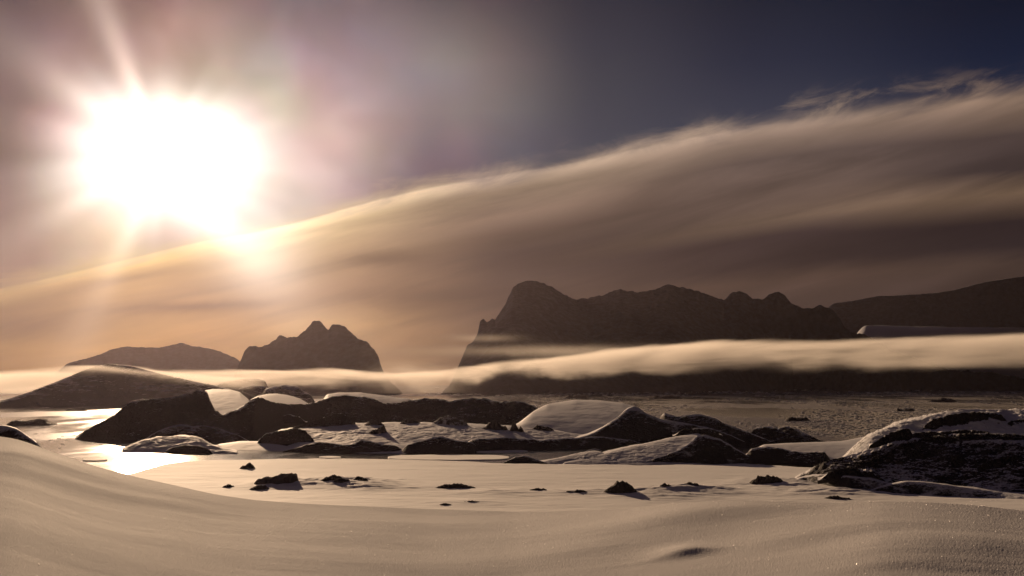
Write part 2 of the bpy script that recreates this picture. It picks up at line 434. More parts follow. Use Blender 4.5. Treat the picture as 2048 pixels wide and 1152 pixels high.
def landform(name, crest, front, back=80, pf=1.5, pb=2.0, rough=0.8, rs=14, rid=0.5, rocky=0.0, steep=1.0, mat=None,
             seed=1, z0=0.0, sink=1.5, rows=(150, 40), colstep=1.0, keep=0.7, mod=None, slope=None, tl=None, tr=None, sm=0.04, plan=0.12, rim=0.0, crag=0.0, fine=0.25, body=0.10):
    """A piece of relief: crest = [(px, py, distance or None when on the shore)], front = [(px, py)] toe at height z0.
    With slope (degrees) the crest stands where a front of that mean steepness carries it.
    Everything is turned into true positions on the ground before the relief is built."""
    cx = [c[0] for c in crest]
    caz = [float(azel(c[0], c[1])[0]) for c in crest]; cte = [float(ray(c[0], c[1])[2]) for c in crest]
    faz = [float(azel(x, y)[0]) for x, y in front]; fd = [float(shore(x, y, z0)) for x, y in front]
    nc = max(16, int((cx[-1] - cx[0]) / colstep))
    A = np.linspace(caz[0], caz[-1], nc)
    k = max(1, int(nc * sm)) | 1
    te = smooth1(np.interp(A, caz, cte), 5 if crag else max(5, int(nc * 0.05)) | 1); Df = smooth1(np.interp(A, faz, fd), k)
    if slope is not None:
        sl = np.interp(A, [float(azel(x, 800)[0]) for x, _ in slope], [math.tan(R(v)) for _, v in slope]) if isinstance(slope, list) else math.tan(R(slope))
        Dc = (EYE - z0 + sl * Df) / (sl - te)
        Dc = smooth1(Dc, k)
    else:
        cd = [c[2] if c[2] is not None else float(shore(c[0], c[1], z0)) for c in crest]
        Dc = smooth1(np.interp(A, caz, cd), k)
    Zc = np.maximum(EYE + Dc * te, z0 + 0.02)
    Df = np.minimum(Df, Dc - 0.5)
    s = np.linspace(0, 1, nc)
    ends = []
    for given, e in ((tl, 0), (tr, -1)):                            # blunt ends get a side slope of their own
        ends.append(given if given is not None else (0.03 if (Zc[e] - z0) < 0.12 * (Zc.max() - z0) else 0.16))
    endt = sst(0, 1, np.clip(s / ends[0], 0, 1)) * sst(0, 1, np.clip((1 - s) / ends[1], 0, 1))
    if crag:
        te = te + crag * fbm(s * nc / 14.0, s * 0 + 3.1 + seed, seed + 70, 5, 0.6)
        Zc = np.maximum(EYE + Dc * te, z0 + 0.02)
    pl = np.sqrt(np.clip(np.minimum(s, 1 - s) / plan, 0, 1)); pl = 0.25 + 0.75 * pl
    Df = Dc - (Dc - Df) * pl
    nf, nb = rows
    tf = np.linspace(-0.08, 1, nf)[:, None]; tb = np.linspace(0, 1.08, nb + 1)[1:, None]
    Dfr = Df + (Dc - Df) * tf; Dbk = Dc + back * tb
    D = np.concatenate([Dfr, Dbk]); T = np.concatenate([tf + 0 * Df, np.ones_like(tb) + 0 * Df]); TB = np.concatenate([0 * tf + 0 * Df, tb + 0 * Df])
    hump = lambda t, p: 1 - np.power(np.clip(1 - t, 0, 1), p)
    S = np.where(TB > 0, 1 - np.power(np.clip(TB, 0, 1), pb), hump(np.clip(T, 0, 1), pf))
    Hd = Zc - z0
    Hc = np.maximum(smooth1(Hd, max(k, int(nc * body)) | 1), 0.02)
    Xw = D * np.sin(A); Yw = D * np.cos(A)
    wc = np.where(TB > 0, 1 - sst(0, 0.6, TB), sst(0.45, 1.0, T) ** 1.5)
    base = Hc * S * (1 - wc) + Hd * S * wc
    wgt = np.sqrt(np.clip(S, 0, 1)) * np.clip(Hc / (0.35 * Hc.max() + 1e-6), 0, 1)
    k = np.where(TB > 0, np.exp(-TB * 6), np.clip(T, 0, 1) ** 3)    # keep the skyline close to the traced one
    nA = fbm(Xw / rs, Yw / rs, seed, 5)
    nR = ridged(Xw / (rs * 1.3), Yw / (rs * 1.3), seed + 50, 5) - 0.45
    nz = (1 - rid) * nA + rid * nR
    base = base + rough * nz * wgt * (1 - keep * k)
    nF = fbm(Xw / (rs * 0.22), Yw / (rs * 0.22), seed + 20, 4, 0.6) * fine
    base = base + rough * nF * wgt * (1 - 0.6 * keep * k)
    if crag:                                                        # nothing stands above its own skyline
        base = np.minimum(base, np.maximum(EYE + D * te - z0, 0.0) + 0.0 * D)
    if mod is not None:
        base = mod(base, A, D, Xw, Yw, T, TB, S)
    out = np.where((T <= 0), T * sink / 0.08, 0) + np.where(TB > 1, (1 - TB) * sink / 0.08, 0)
    base = base * endt + (-0.4 * sink) * (1 - endt)
    Zw = z0 + base + out
    V = np.stack([Xw, Yw, Zw], -1)
    nzv = normals_z(V)
    rk = rocky + steep * (1 - nzv) * 3.2 + 0.55 * fbm(Xw / (rs * 0.7), Yw / (rs * 0.7), seed + 9, 5)
    if rocky > 0.4:                                                 # snow lies wherever the rock is flat enough
        rk = rk - 1.1 * sst(0.925, 0.985, nzv) * (0.5 + 1.2 * fbm(Xw / rs, Yw / rs, seed + 44, 3)) * (mat is not M_mount)
    if rim:                                                         # snow lying along the top of a bare face
        rk = rk - rim * (1 + 0.8 * fbm(Xw / rs, Yw / rs, seed + 33, 4)) * np.where(TB > 0, 1, sst(0.80, 1.0, T))
    rk = np.clip(rk, -0.5, 1.5)
    return grid_mesh(name, V, mat or M_hill, rk)


# ------------------------------------------------------------------ sea
def polar_grid(a0, a1, na, ds, zf):
    A = np.linspace(a0, a1, na)[None, :]; D = np.asarray(ds)[:, None]
    Xw, Yw = D * np.sin(A), D * np.cos(A)
    return np.stack([Xw, Yw, zf(Xw, Yw, D + 0 * A, A + 0 * D)], -1)


V = polar_grid(R(-60), R(60), 60, np.geomspace(120, 5600, 60), lambda x, y, d, a: 0 * x)
m, n, b = pbsdf("freezing_sea")
pos = n.node('ShaderNodeNewGeometry').outputs['Position']
P = n.sep(pos)
pv = n.comb(P[0], P[1], 0.0)
# newly frozen patches are matt grey; open leads are smooth and dark
ice = n.noise(n.vm('MULTIPLY', pv, (0.010, 0.004, 0)), 1.0, 6, 0.6, 0.5)
icef = n.smooth(ice, 0.46, 0.56)
gr = n.noise(n.vm('MULTIPLY', pv, (0.30, 0.10, 0)), 1.0, 6, 0.75)
n.put(b.inputs['Base Color'], n.mix(n.m('MULTIPLY', icef, n.smooth(gr, 0.35, 0.7)), (0.022, 0.023, 0.027, 1), (0.20, 0.19, 0.19, 1)))
n.put(b.inputs['Roughness'], n.m('ADD', 0.13, n.m('MULTIPLY', icef, 0.14)))
b.inputs['IOR'].default_value = 1.33
bp = n.node('ShaderNodeBump'); bp.inputs['Strength'].default_value = 0.35; bp.inputs['Distance'].default_value = 0.15
n.put(bp.inputs['Height'], n.m('ADD', gr, n.m('MULTIPLY', n.noise(n.vm('MULTIPLY', pv, (0.06, 0.5, 0)), 1.0, 3, 0.5), 0.5)))
n.put(b.inputs['Normal'], bp.outputs[0])
tag(grid_mesh("sea", V, m), "partly frozen grey sea with drifting ice beyond the islands", kind="structure")

# ------------------------------------------------------------------ bay ice (snow covered, fast to the shore)
BAY_FAR = [(-150, 1000), (150, 972), (230, 958), (290, 940), (330, 928), (400, 921), (560, 918), (700, 917), (830, 920), (930, 923),
           (1010, 927), (1150, 929), (1300, 931), (1480, 927), (1600, 934), (1700, 938), (1900, 942), (2200, 945)]
bz = 0.55
a_ = np.linspace(float(azel(-150, 940)[0]), float(azel(2200, 940)[0]), 1500)
fa = [float(azel(x, y)[0]) for x, y in BAY_FAR]; fdm = [float(shore(x, y, bz)) for x, y in BAY_FAR]
Dfar = np.interp(a_, fa, fdm)
Dfar = Dfar + 2.2 * fbm(a_ * 60, a_ * 0 + 1.7, 5, 4)
t_ = np.concatenate([np.linspace(0, 0.995, 420), [1.0, 1.006, 1.008]])[:, None]
D_ = 150 + (Dfar - 150) * t_
Xb, Yb = D_ * np.sin(a_), D_ * np.cos(a_)
MOUNDS = [  # drifts on the bay: px, py, half-width px, half-depth m, height m
    (560, 968, 75, 10, 0.9), (680, 966, 95, 12, 1.5), (1000, 985, 70, 8, 0.5), (1255, 984, 75, 8, 0.8), (1345, 983, 60, 7, 1.2),
    (1420, 981, 75, 9, 1.0), (1330, 992, 90, 8, 0.7), (1560, 966, 80, 11, 1.2), (1660, 984, 90, 8, 1.1), (940, 1003, 70, 5, 0.4),
    (1580, 975, 60, 6, 0.7), (740, 975, 70, 8, 0.8), (1150, 984, 60, 6, 0.5), (880, 973, 80, 9, 0.3)]
zb = bz + 0.16 * fbm(Xb / 26, Yb / 10, 3, 4) + 0.07 * fbm(Xb / 6, Yb / 2.0, 8, 4)
for (px, py, hw, hd, hh) in MOUNDS:
    d0 = float(shore(px, py, bz)); dx, dy, _ = [float(v) for v in ray(px, py)]
    r2 = ((Xb - dx * d0) / (hw * d0 / F)) ** 2 + ((Yb - dy * d0) / hd) ** 2
    r2 = r2 * (1 + 0.5 * fbm(Xb / 9, Yb / 5, int(px), 3))
    zb = zb + hh * np.exp(-r2 * 1.1) * (1 + 0.5 * fbm(Xb / 6, Yb / 3, int(py), 4))
zb = np.where(t_ > 1.0, -0.3, zb)
tag(grid_mesh("bay_ice", np.stack([Xb, Yb, zb], -1), M_bay, np.full(zb.shape, -0.5)),
    "flat snow covered ice of the bay between foreground slope and islands", kind="structure")

# ------------------------------------------------------------------ foreground snow slope
CR = [(-160, 838, 31), (0, 866, 30), (30, 869, 30), (60, 879, 29), (120, 903, 28), (190, 929, 27), (260, 948, 26), (350, 966, 25),
      (420, 982, 24), (500, 993, 23.5), (600, 999, 23), (700, 1003, 23), (850, 1010, 23), (1024, 1014, 22), (1250, 1012, 20),
      (1450, 1006, 18.5), (1650, 999, 17.5), (1760, 993, 17), (1850, 994, 17), (1950, 1000, 17), (2048, 1010, 17), (2250, 1030, 17)]
ca = [float(azel(x, y)[0]) for x, y, d in CR]
A = np.linspace(ca[0], ca[-1], 1700)
pad = lambda v, k=61: smooth1(v, k)
dep = pad(np.interp(A, ca, [-float(ray(x, y)[2]) for x, y, d in CR])); Dc = pad(np.interp(A, ca, [d for x, y, d in CR]), 201)
KE = 2.6                                                            # the eye stands this far above the snow at its feet
D0 = 3.0
D = D0 * (Dc / D0) ** np.linspace(0, 1, 620)[:, None]
slope_fg = dep - KE / Dc
zg = EYE - KE - slope_fg * D
# the slope eases over at the crest
roll = sst(0.55, 1.0, D / Dc)
zg = zg - 0.10 * roll * roll
Xw, Yw = D * np.sin(A), D * np.cos(A)
rot = R(-8)
Xr = Xw * math.cos(rot) + Yw * math.sin(rot); Yr = -Xw * math.sin(rot) + Yw * math.cos(rot)
near = sst(5, 9, D) * (1 - 0.6 * sst(0.8, 1.0, D / Dc))
zg = zg + near * (0.14 * fbm(Xr / 16, Yr / 7.0, 21, 3) + 0.030 * fbm(Xr / 7, Yr / 2.2, 22, 4) * (0.6 + fbm(Xr / 9, Yr / 9, 29, 2)) + 0.0050 * fbm(Xr / 1.6, Yr / 0.45, 23, 4) + 0.010 * fbm(Xr / 4.5, Yr / 0.9, 26, 3) * sst(-0.1, 0.4, fbm(Xr / 7, Yr / 5, 27, 2)))
for (px, py, hw, hd, hh) in [(1372, 1106, 60, 0.35, 0.08), (1400, 1032, 200, 1.6, 0.17), (1640, 1062, 150, 0.9, 0.06), (1180, 1100, 150, 0.6, 0.03),
                             (250, 985, 230, 1.5, 0.09), (90, 925, 160, 1.6, 0.12), (600, 1070, 240, 1.0, 0.03), (1900, 1075, 200, 1.2, 0.05), (760, 1040, 200, 1.5, 0.04), (1750, 1125, 200, .6, .03)]:
    # where the sight line meets the slope
    ax, _ = azel(px, py); j = int(np.argmin(np.abs(A - float(ax))))
    dpy = -float(ray(px, py)[2]); d0 = min(Dc[j] * 0.97, KE / max(0.02, dpy - slope_fg[j]))
    x0, y0 = d0 * math.sin(A[j]), d0 * math.cos(A[j])
    uu = (Xw - x0) / (hw * d0 / F); vv = (Yw - y0) / hd
    zg = zg + hh * np.exp(-uu * uu * 1.2) * np.where(vv > 0, np.exp(-vv * vv * 0.35), np.exp(-vv * vv * 2.2))
zg = zg + (np.random.RandomState(5).rand(*zg.shape) - 0.5) * 0.0024 * (D / 10) ** 0.8 * sst(5, 8, D)      # grains of the crust
# beyond the crest the slope falls away under the bay ice
ext = np.linspace(0, 1, 130)[1:, None]
De = Dc * (292.0 / Dc) ** ext
sight = EYE - De * dep
ze = sight + (zg[-1] - (EYE - Dc * dep)) - 0.030 * (De - Dc) * (1 - np.exp(-(De - Dc) / (0.25 * Dc)))
ze = np.where(De > 200, np.minimum(ze, 8 - (De - 200) * 0.12), ze)
V = np.concatenate([np.stack([Xw, Yw, zg], -1), np.stack([De * np.sin(A), De * np.cos(A), ze], -1)])
M_fg = snow_rock("fresh_snow", snow=(0.70, 0.69, 0.69), scale=0.6, rough=0.85, spec=0.05, grain=0.35, bumpd=0.02)
tag(grid_mesh("snow_slope", V, M_fg, np.full(V.shape[:2], -0.5)), "smooth wind drifted snow slope in the foreground", kind="structure")
FG = (A, D, zg, Xw, Yw)

# ------------------------------------------------------------------ mountains and far land
landform("mountain_ridge", [(60, 745, 3900), (90, 738, 3900), (140, 725, 3900), (190, 712, 3900), (225, 698, 3900), (250, 693, 3900), (290, 695, 3900),
                            (320, 695, 3900), (345, 690, 3900), (362, 685, 3900), (385, 692, 3900), (415, 696, 3900), (440, 703, 3900), (475, 717, 3900), (540, 745, 3900)],
         [(60, 780), (540, 780)], slope=22, back=700, pf=1.15, rough=22, rs=300, rocky=1.3, mat=M_mount, seed=3, rows=(110, 20), colstep=1.0, keep=0.97, crag=0.0010, sm=0.02, body=0.03)
landform("peaked_mountain", [(440, 742, 3300), (455, 728, 3300), (475, 705, 3300), (490, 691, 3300), (515, 693, 3300), (535, 690, 3300), (552, 678, 3300),
                             (558, 671, 3300), (575, 674, 3300), (595, 673, 3300), (610, 662, 3300), (622, 648, 3300), (630, 639, 3300), (640, 641, 3300),
                             (648, 652, 3300), (656, 660, 3300), (663, 650, 3300), (672, 648, 3300), (690, 652, 3300), (702, 665, 3300), (715, 676, 3300),
                             (738, 686, 3300), (750, 700, 3250), (758, 718, 3200), (764, 738, 3100), (780, 762, 2900), (797, 778, 2600), (808, 789, None)],
         [(440, 787), (808, 788)], slope=[(440, 22), (630, 30), (808, 34)], back=700, pf=1.1, rough=40, rs=260, rid=0.7, rocky=1.3, mat=M_mount, seed=5, rows=(170, 20), keep=0.97, fine=0.12, crag=0.0026, sm=0.06, body=0.09)
landform("massif", [(874, 791, None), (890, 778, 2250), (905, 758, 2350), (916, 735, 2500), (925, 712, 2600), (935, 692, 2650), (948, 680, 2700), (955, 668, 2750),
                    (960, 642, 2780), (967, 638, 2800), (973, 645, 2800), (983, 637, 2800), (990, 640, 2800), (998, 626, 2850), (1010, 612, 2900), (1018, 590, 2950), (1026, 574, 3000),
                    (1042, 564, 3050), (1062, 561, 3100), (1085, 565, 3100), (1105, 574, 3100), (1125, 586, 3100), (1145, 597, 3100), (1165, 597, 3150),
                    (1190, 591, 3200), (1205, 592, 3200), (1217, 586, 3200), (1228, 580, 3200), (1240, 579, 3200), (1275, 584, 3200), (1305, 580, 3200), (1338, 568, 3200),
                    (1370, 576, 3200), (1405, 585, 3200), (1430, 594, 3200), (1450, 598, 3200), (1465, 584, 3200), (1478, 581, 3200), (1492, 587, 3200), (1505, 598, 3200),
                    (1525, 598, 3200), (1540, 588, 3200), (1557, 582, 3200), (1568, 590, 3200), (1580, 604, 3200), (1600, 615, 3200), (1620, 617, 3200),
                    (1640, 610, 3200), (1658, 614, 3200), (1672, 625, 3200), (1688, 650, 3200), (1705, 664, 3200), (1740, 672, 3200), (1780, 700, 3200), (1900, 740, 3200), (2200, 752, 3200)],
         [(874, 791), (1100, 787), (1400, 784), (1700, 778), (2200, 774)], back=1500, pf=1.12, rough=75, rs=300, rid=0.7, rocky=0.82, mat=M_mount,
         seed=12, rows=(240, 20), keep=0.97, fine=0.12, crag=0.0026, sm=0.03, body=0.05)
landform("far_headland", [(1560, 645, 4500), (1640, 620, 4500), (1668, 606, 4500), (1680, 604, 4500), (1700, 602, 4500), (1760, 592, 4500), (1820, 588, 4500), (1880, 586, 4500),
                          (1920, 576, 4500), (1980, 562, 4500), (2048, 552, 4500), (2150, 535, 4500), (2300, 520, 4500)],
         [(1560, 776), (2300, 776)], back=1000, pf=1.3, rough=40, rs=600, rocky=0.5, mat=M_mount, seed=14, rows=(90, 16), colstep=2)
landform("glacier", [(1640, 664, 4000), (1690, 652, 4000), (1800, 653, 4000), (1950, 655, 4000), (2300, 657, 4000)],
         [(1640, 778), (2300, 777)], back=900, pf=2.2, rough=14, rs=300, rocky=-0.6, steep=0.1, mat=M_mount, seed=15, rows=(60, 12), colstep=3)
landform("low_hill", [(-260, 830, 1500), (-120, 822, 1400), (0, 805, 1340), (60, 785, 1340), (110, 765, 1340), (150, 748, 1340), (185, 734, 1340), (215, 727, 1340), (255, 731, 1340), (290, 739, 1340),
                      (340, 752, 1340), (400, 765, 1340), (450, 776, 1340), (520, 792, 1340), (600, 800, 1340)],
         [(-260, 832), (0, 817), (250, 813), (600, 812)], slope=20, back=300, pf=1.2, rough=4, rs=60, rid=0.6, rocky=0.62, mat=M_hill, seed=17, rows=(170, 30))

# ------------------------------------------------------------------ islands, back to front
def pts(*v):
    return [(v[i], v[i + 1], None) for i in range(0, len(v), 2)]


def fr(*v):
    return [(v[i], v[i + 1]) for i in range(0, len(v), 2)]


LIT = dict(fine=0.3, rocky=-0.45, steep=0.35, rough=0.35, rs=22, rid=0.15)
DARK = dict(fine=0.55, rocky=0.75, steep=0.55, rs=12, rid=0.6, rim=0.9, crag=0.0006)  # rock colour spread over whole fronts, partly painting in their shade
# the small lit hill and the dark knolls at the back
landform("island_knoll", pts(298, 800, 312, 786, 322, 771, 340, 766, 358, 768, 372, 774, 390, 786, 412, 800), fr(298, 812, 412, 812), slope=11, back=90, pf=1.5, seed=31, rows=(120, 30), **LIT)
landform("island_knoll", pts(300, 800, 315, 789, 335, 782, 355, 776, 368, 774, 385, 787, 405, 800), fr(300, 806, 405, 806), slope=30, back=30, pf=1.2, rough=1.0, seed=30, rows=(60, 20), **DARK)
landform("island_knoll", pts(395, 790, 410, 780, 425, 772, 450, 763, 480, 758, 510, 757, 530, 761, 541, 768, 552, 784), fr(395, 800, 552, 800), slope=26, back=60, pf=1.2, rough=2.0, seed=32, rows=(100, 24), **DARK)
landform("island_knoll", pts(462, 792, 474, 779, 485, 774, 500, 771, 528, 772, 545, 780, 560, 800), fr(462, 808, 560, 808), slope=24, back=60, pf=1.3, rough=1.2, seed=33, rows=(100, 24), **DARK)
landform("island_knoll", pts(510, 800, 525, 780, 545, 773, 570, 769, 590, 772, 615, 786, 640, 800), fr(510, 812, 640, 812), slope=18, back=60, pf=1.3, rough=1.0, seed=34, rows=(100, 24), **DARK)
# lit snow saddles of the main island, then its front, shade deepened by rock colour
landform("snow_saddle", pts(395, 800, 405, 782, 425, 778, 460, 779, 480, 784, 495, 797, 510, 815), fr(395, 850, 510, 850), slope=9, back=60, pf=1.2, seed=36, rows=(140, 20), tl=.05, tr=.05, **LIT)
landform("snow_saddle", pts(495, 802, 515, 792, 535, 788, 552, 787, 575, 790, 600, 797, 625, 812), fr(495, 840, 625, 840), slope=9, back=60, pf=1.2, seed=38, rows=(140, 20), tl=.05, tr=.05, **LIT)
landform("snow_saddle", pts(620, 800, 650, 789, 680, 785, 720, 785, 760, 790, 800, 796, 850, 799), fr(620, 830, 850, 830), slope=8, back=60, pf=1.2, rocky=-0.1, steep=0.5, rough=1.2, rs=12, seed=40, rows=(140, 20))
landform("main_island", pts(138, 877, 160, 866, 200, 845, 228, 830, 250, 811, 262, 803, 285, 797, 320, 796, 345, 795, 365, 788, 385, 784, 405, 779, 414, 783, 420, 800, 430, 820, 445, 829, 465, 822, 482, 814,
                            500, 800, 515, 794, 528, 797, 540, 803, 575, 808, 612, 808, 640, 801, 665, 793, 690, 790, 725, 793, 745, 797, 765, 805, 790, 806, 820, 800, 850, 796, 890, 799, 900, 804, 915, 799, 945, 796, 975, 797,
                            1000, 803, 1040, 801, 1085, 803, 1110, 812, 1180, 842),
         fr(138, 879, 300, 880, 510, 880, 560, 866, 650, 850, 800, 848, 1000, 850, 1180, 855), slope=[(138, 34), (420, 30), (700, 26), (1180, 26)], back=70, pf=1.25, rough=4.6, seed=35, rows=(220, 30), keep=0.65, sm=0.012, plan=0.04,
         fine=0.5, rocky=0.72, steep=0.6, rs=20, rid=0.5, rim=0.7, crag=0.0012)
# the great snow dome: lit left flank, steep front at right, shade put in as rock colour
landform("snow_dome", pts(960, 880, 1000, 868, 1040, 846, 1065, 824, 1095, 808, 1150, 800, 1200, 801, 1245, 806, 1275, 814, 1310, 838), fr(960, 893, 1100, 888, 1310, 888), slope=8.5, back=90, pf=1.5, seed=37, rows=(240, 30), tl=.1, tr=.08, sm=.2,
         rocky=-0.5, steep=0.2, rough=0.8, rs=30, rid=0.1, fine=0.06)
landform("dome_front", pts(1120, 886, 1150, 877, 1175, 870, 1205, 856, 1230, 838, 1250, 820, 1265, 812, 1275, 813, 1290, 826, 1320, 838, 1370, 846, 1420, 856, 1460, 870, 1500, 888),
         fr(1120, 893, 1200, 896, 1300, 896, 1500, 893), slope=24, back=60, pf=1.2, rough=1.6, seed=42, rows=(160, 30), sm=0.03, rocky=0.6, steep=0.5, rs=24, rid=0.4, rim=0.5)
landform("island_bank", pts(1290, 850, 1310, 830, 1322, 823, 1338, 828, 1352, 833, 1375, 829, 1400, 828, 1430, 836, 1450, 848, 1480, 858, 1520, 873, 1560, 890), fr(1290, 893, 1560, 893), slope=24, back=50, pf=1.3, rough=1.5, seed=43, rows=(140, 24), **DARK)
# the lit shelf with its outcrops, and the dark bank along its front
landform("island_shelf", pts(505, 894, 520, 880, 545, 866, 600, 853, 640, 846, 700, 847, 780, 846, 860, 846, 950, 849, 1040, 854, 1120, 862, 1200, 878, 1240, 890),
         fr(505, 897, 600, 902, 700, 906, 860, 908, 1000, 903, 1240, 895), slope=5.5, back=60, pf=1.5, seed=39, rows=(260, 24), keep=0.4, sm=0.03, rocky=-0.42, steep=0.7, rough=1.3, rs=15, rid=0.35)
landform("island_bank", pts(560, 903, 590, 897, 615, 888, 640, 884, 665, 886, 690, 890, 712, 885, 722, 879, 740, 882, 765, 889, 800, 890, 825, 884), fr(560, 904, 700, 906, 825, 906), slope=27, back=14, pf=1.3, rough=1.3, seed=44, rows=(80, 20), **DARK)
landform("island_bank", pts(790, 894, 820, 888, 845, 880, 865, 875, 882, 872, 898, 876, 915, 881, 940, 884, 970, 888), fr(790, 907, 860, 908, 970, 905), slope=25, back=12, pf=1.25, rough=0.8, seed=46, rows=(80, 20), **DARK)
landform("island_bank", pts(890, 884, 920, 877, 950, 876, 980, 877, 1010, 874, 1045, 876, 1080, 881, 1120, 877, 1160, 875, 1200, 873, 1260, 880, 1330, 890), fr(890, 906, 1000, 903, 1150, 898, 1330, 896), slope=25, back=18, pf=1.3, rough=0.9, seed=41, rows=(100, 20), sm=0.03,
         rocky=0.65, steep=0.5, rs=10, rid=0.5, rim=0.9, crag=0.001)
landform("rocky_islet", pts(1478, 886, 1500, 868, 1512, 854, 1540, 852, 1555, 856, 1575, 852, 1600, 862, 1640, 880, 1680, 888), fr(1478, 887, 1680, 890), slope=25, back=24, pf=1.3, rough=2.6, seed=45, rows=(110, 24), keep=0.3, rocky=0.6, steep=0.5, rs=8, rid=0.7, rim=0.9, crag=0.001)
landform("rocky_islet", pts(280, 884, 305, 868, 320, 860, 340, 853, 360, 848, 385, 852, 410, 851, 440, 857, 470, 868, 510, 878), fr(280, 885, 510, 884), slope=24, back=16, pf=1.2, rough=1.6, seed=47, rows=(90, 20), keep=0.3, rocky=0.6, steep=0.5, rs=8, rid=0.6, rim=0.9, crag=0.001)
landform("snowy_islet", pts(240, 903, 262, 892, 285, 881, 320, 875, 360, 872, 395, 874, 412, 883, 425, 891, 450, 899, 480, 907), fr(240, 905, 330, 906, 400, 908, 480, 908), slope=10, back=30, pf=1.3, rough=1.5, seed=49, rows=(120, 24), keep=0.3, rocky=-0.2, steep=0.6, rs=8, rid=0.5)
landform("snowy_islet", pts(320, 904, 345, 895, 370, 890, 395, 891, 415, 896, 435, 907), fr(320, 906, 435, 909), slope=26, back=8, pf=1.3, rough=0.6, seed=50, rows=(50, 14), **DARK)
landform("snowy_islet", pts(410, 897, 440, 890, 480, 884, 520, 884, 560, 891, 600, 901), fr(410, 901, 600, 903), slope=6, back=30, pf=1.4, seed=51, rows=(60, 16), **LIT)
# low snow ridge and mounds lying at the right edge of the bay ice
landform("snow_ridge", pts(1120, 928, 1160, 919, 1200, 910, 1240, 898, 1300, 886, 1350, 874, 1392, 868, 1425, 874, 1450, 884), fr(1120, 930, 1300, 930, 1450, 929), slope=9, back=40, pf=1.3, rough=0.9, seed=53, rows=(160, 30), rocky=-0.35, steep=0.4, rs=12, rid=0.4)
landform("snow_ridge", pts(1240, 927, 1290, 924, 1320, 914, 1350, 903, 1372, 892, 1385, 880, 1395, 870, 1412, 870, 1440, 878, 1462, 890, 1480, 902, 1500, 914, 1525, 926), fr(1240, 929, 1450, 929, 1525, 929), slope=26, back=22, pf=1.2, rough=0.9, seed=54, rows=(90, 20), sm=.02, rocky=0.6, steep=0.5, rs=9, rid=0.5, rim=0.9, crag=0.001)  # right side of the ridge: rock colour stands in for its shade
landform("islet_mound", pts(1003, 927, 1015, 921, 1030, 914, 1046, 911, 1062, 915, 1082, 922, 1100, 928), fr(1003, 928, 1100, 929), slope=24, back=8, pf=1.3, rough=0.3, seed=55, rows=(50, 14), mat=M_near, **DARK)
landform("islet_mound", pts(1070, 927, 1100, 920, 1130, 914, 1150, 908, 1185, 902, 1200, 903, 1215, 909, 1245, 920, 1280, 929), fr(1070, 928, 1280, 930), slope=9, back=14, pf=1.4, rough=0.8, seed=57, rows=(80, 14), mat=M_near, rocky=0.0, steep=0.5, rs=5, rid=0.5)
landform("islet_mound", pts(1150, 915, 1165, 905, 1178, 899, 1192, 897, 1205, 902, 1220, 914), fr(1150, 918, 1220, 918), slope=30, back=6, pf=1.2, rough=0.6, seed=58, rows=(40, 12), mat=M_near, **DARK)
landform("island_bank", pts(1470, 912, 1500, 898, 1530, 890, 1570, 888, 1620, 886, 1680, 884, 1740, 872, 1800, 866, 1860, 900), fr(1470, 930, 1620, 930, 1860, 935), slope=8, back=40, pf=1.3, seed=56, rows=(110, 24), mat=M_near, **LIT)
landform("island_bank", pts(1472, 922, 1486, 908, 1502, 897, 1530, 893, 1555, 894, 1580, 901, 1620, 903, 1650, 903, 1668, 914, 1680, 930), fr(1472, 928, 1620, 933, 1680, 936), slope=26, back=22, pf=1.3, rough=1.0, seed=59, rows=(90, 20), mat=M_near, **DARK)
# the big hill at right: lit skyline, then faces with shade painted as rock colour, rims of snow
HILL = dict(fine=0.28, mat=M_near, rid=0.6, rim=0.8, crag=0.001)
landform("shore_hill", pts(1640, 905, 1680, 893, 1710, 885, 1740, 874, 1770, 858, 1800, 846, 1835, 838, 1870, 831, 1910, 823, 1950, 819, 2000, 820, 2048, 821, 2150, 818, 2400, 830),
         fr(1640, 940, 1740, 950, 2048, 955, 2400, 960), slope=13.0, back=120, pf=1.15, rough=3.4, rs=22, rid=0.5, rocky=-0.05, steep=0.6, seed=61, rows=(260, 30), keep=0.6, mat=M_near, fine=0.28)
landform("shore_hill", pts(1790, 885, 1830, 872, 1870, 860, 1910, 852, 1960, 845, 2010, 846, 2060, 840, 2200, 838, 2400, 845), fr(1790, 930, 2400, 940), slope=18, back=40, pf=1.2, rough=4.0, rs=17, rocky=0.55, steep=0.5, seed=66, rows=(140, 20), keep=0.4, **HILL)
landform("shore_hill", pts(1575, 958, 1610, 944, 1630, 932, 1655, 921, 1690, 913, 1720, 904, 1760, 893, 1790, 882, 1830, 874, 1860, 877, 1900, 884, 1960, 880, 2048, 878, 2200, 880, 2400, 890),
         fr(1575, 962, 1650, 975, 1740, 984, 2048, 990, 2400, 992), slope=17, back=50, pf=1.2, rough=4.6, rs=18, rocky=0.5, steep=0.5, seed=68, rows=(200, 24), keep=0.55, sm=.02, **HILL)
landform("shore_hill", pts(1600, 958, 1640, 938, 1680, 928, 1720, 926, 1760, 935, 1800, 955), fr(1600, 966, 1800, 975), slope=14, back=20, pf=1.5, rough=1.2, rs=8, rocky=-0.2, steep=0.4, seed=70, rows=(80, 16), **HILL)
landform("shore_hill", pts(1830, 950, 1870, 925, 1920, 915, 1970, 912, 2048, 905, 2200, 915), fr(1830, 965, 2200, 975), slope=20, back=24, pf=1.4, rough=2.6, rs=10, rocky=0.65, steep=0.5, seed=72, rows=(80, 16), **HILL)
BANK = dict(mat=M_near, rim=0.6, rocky=0.45, steep=0.4, rs=7, rid=0.3)
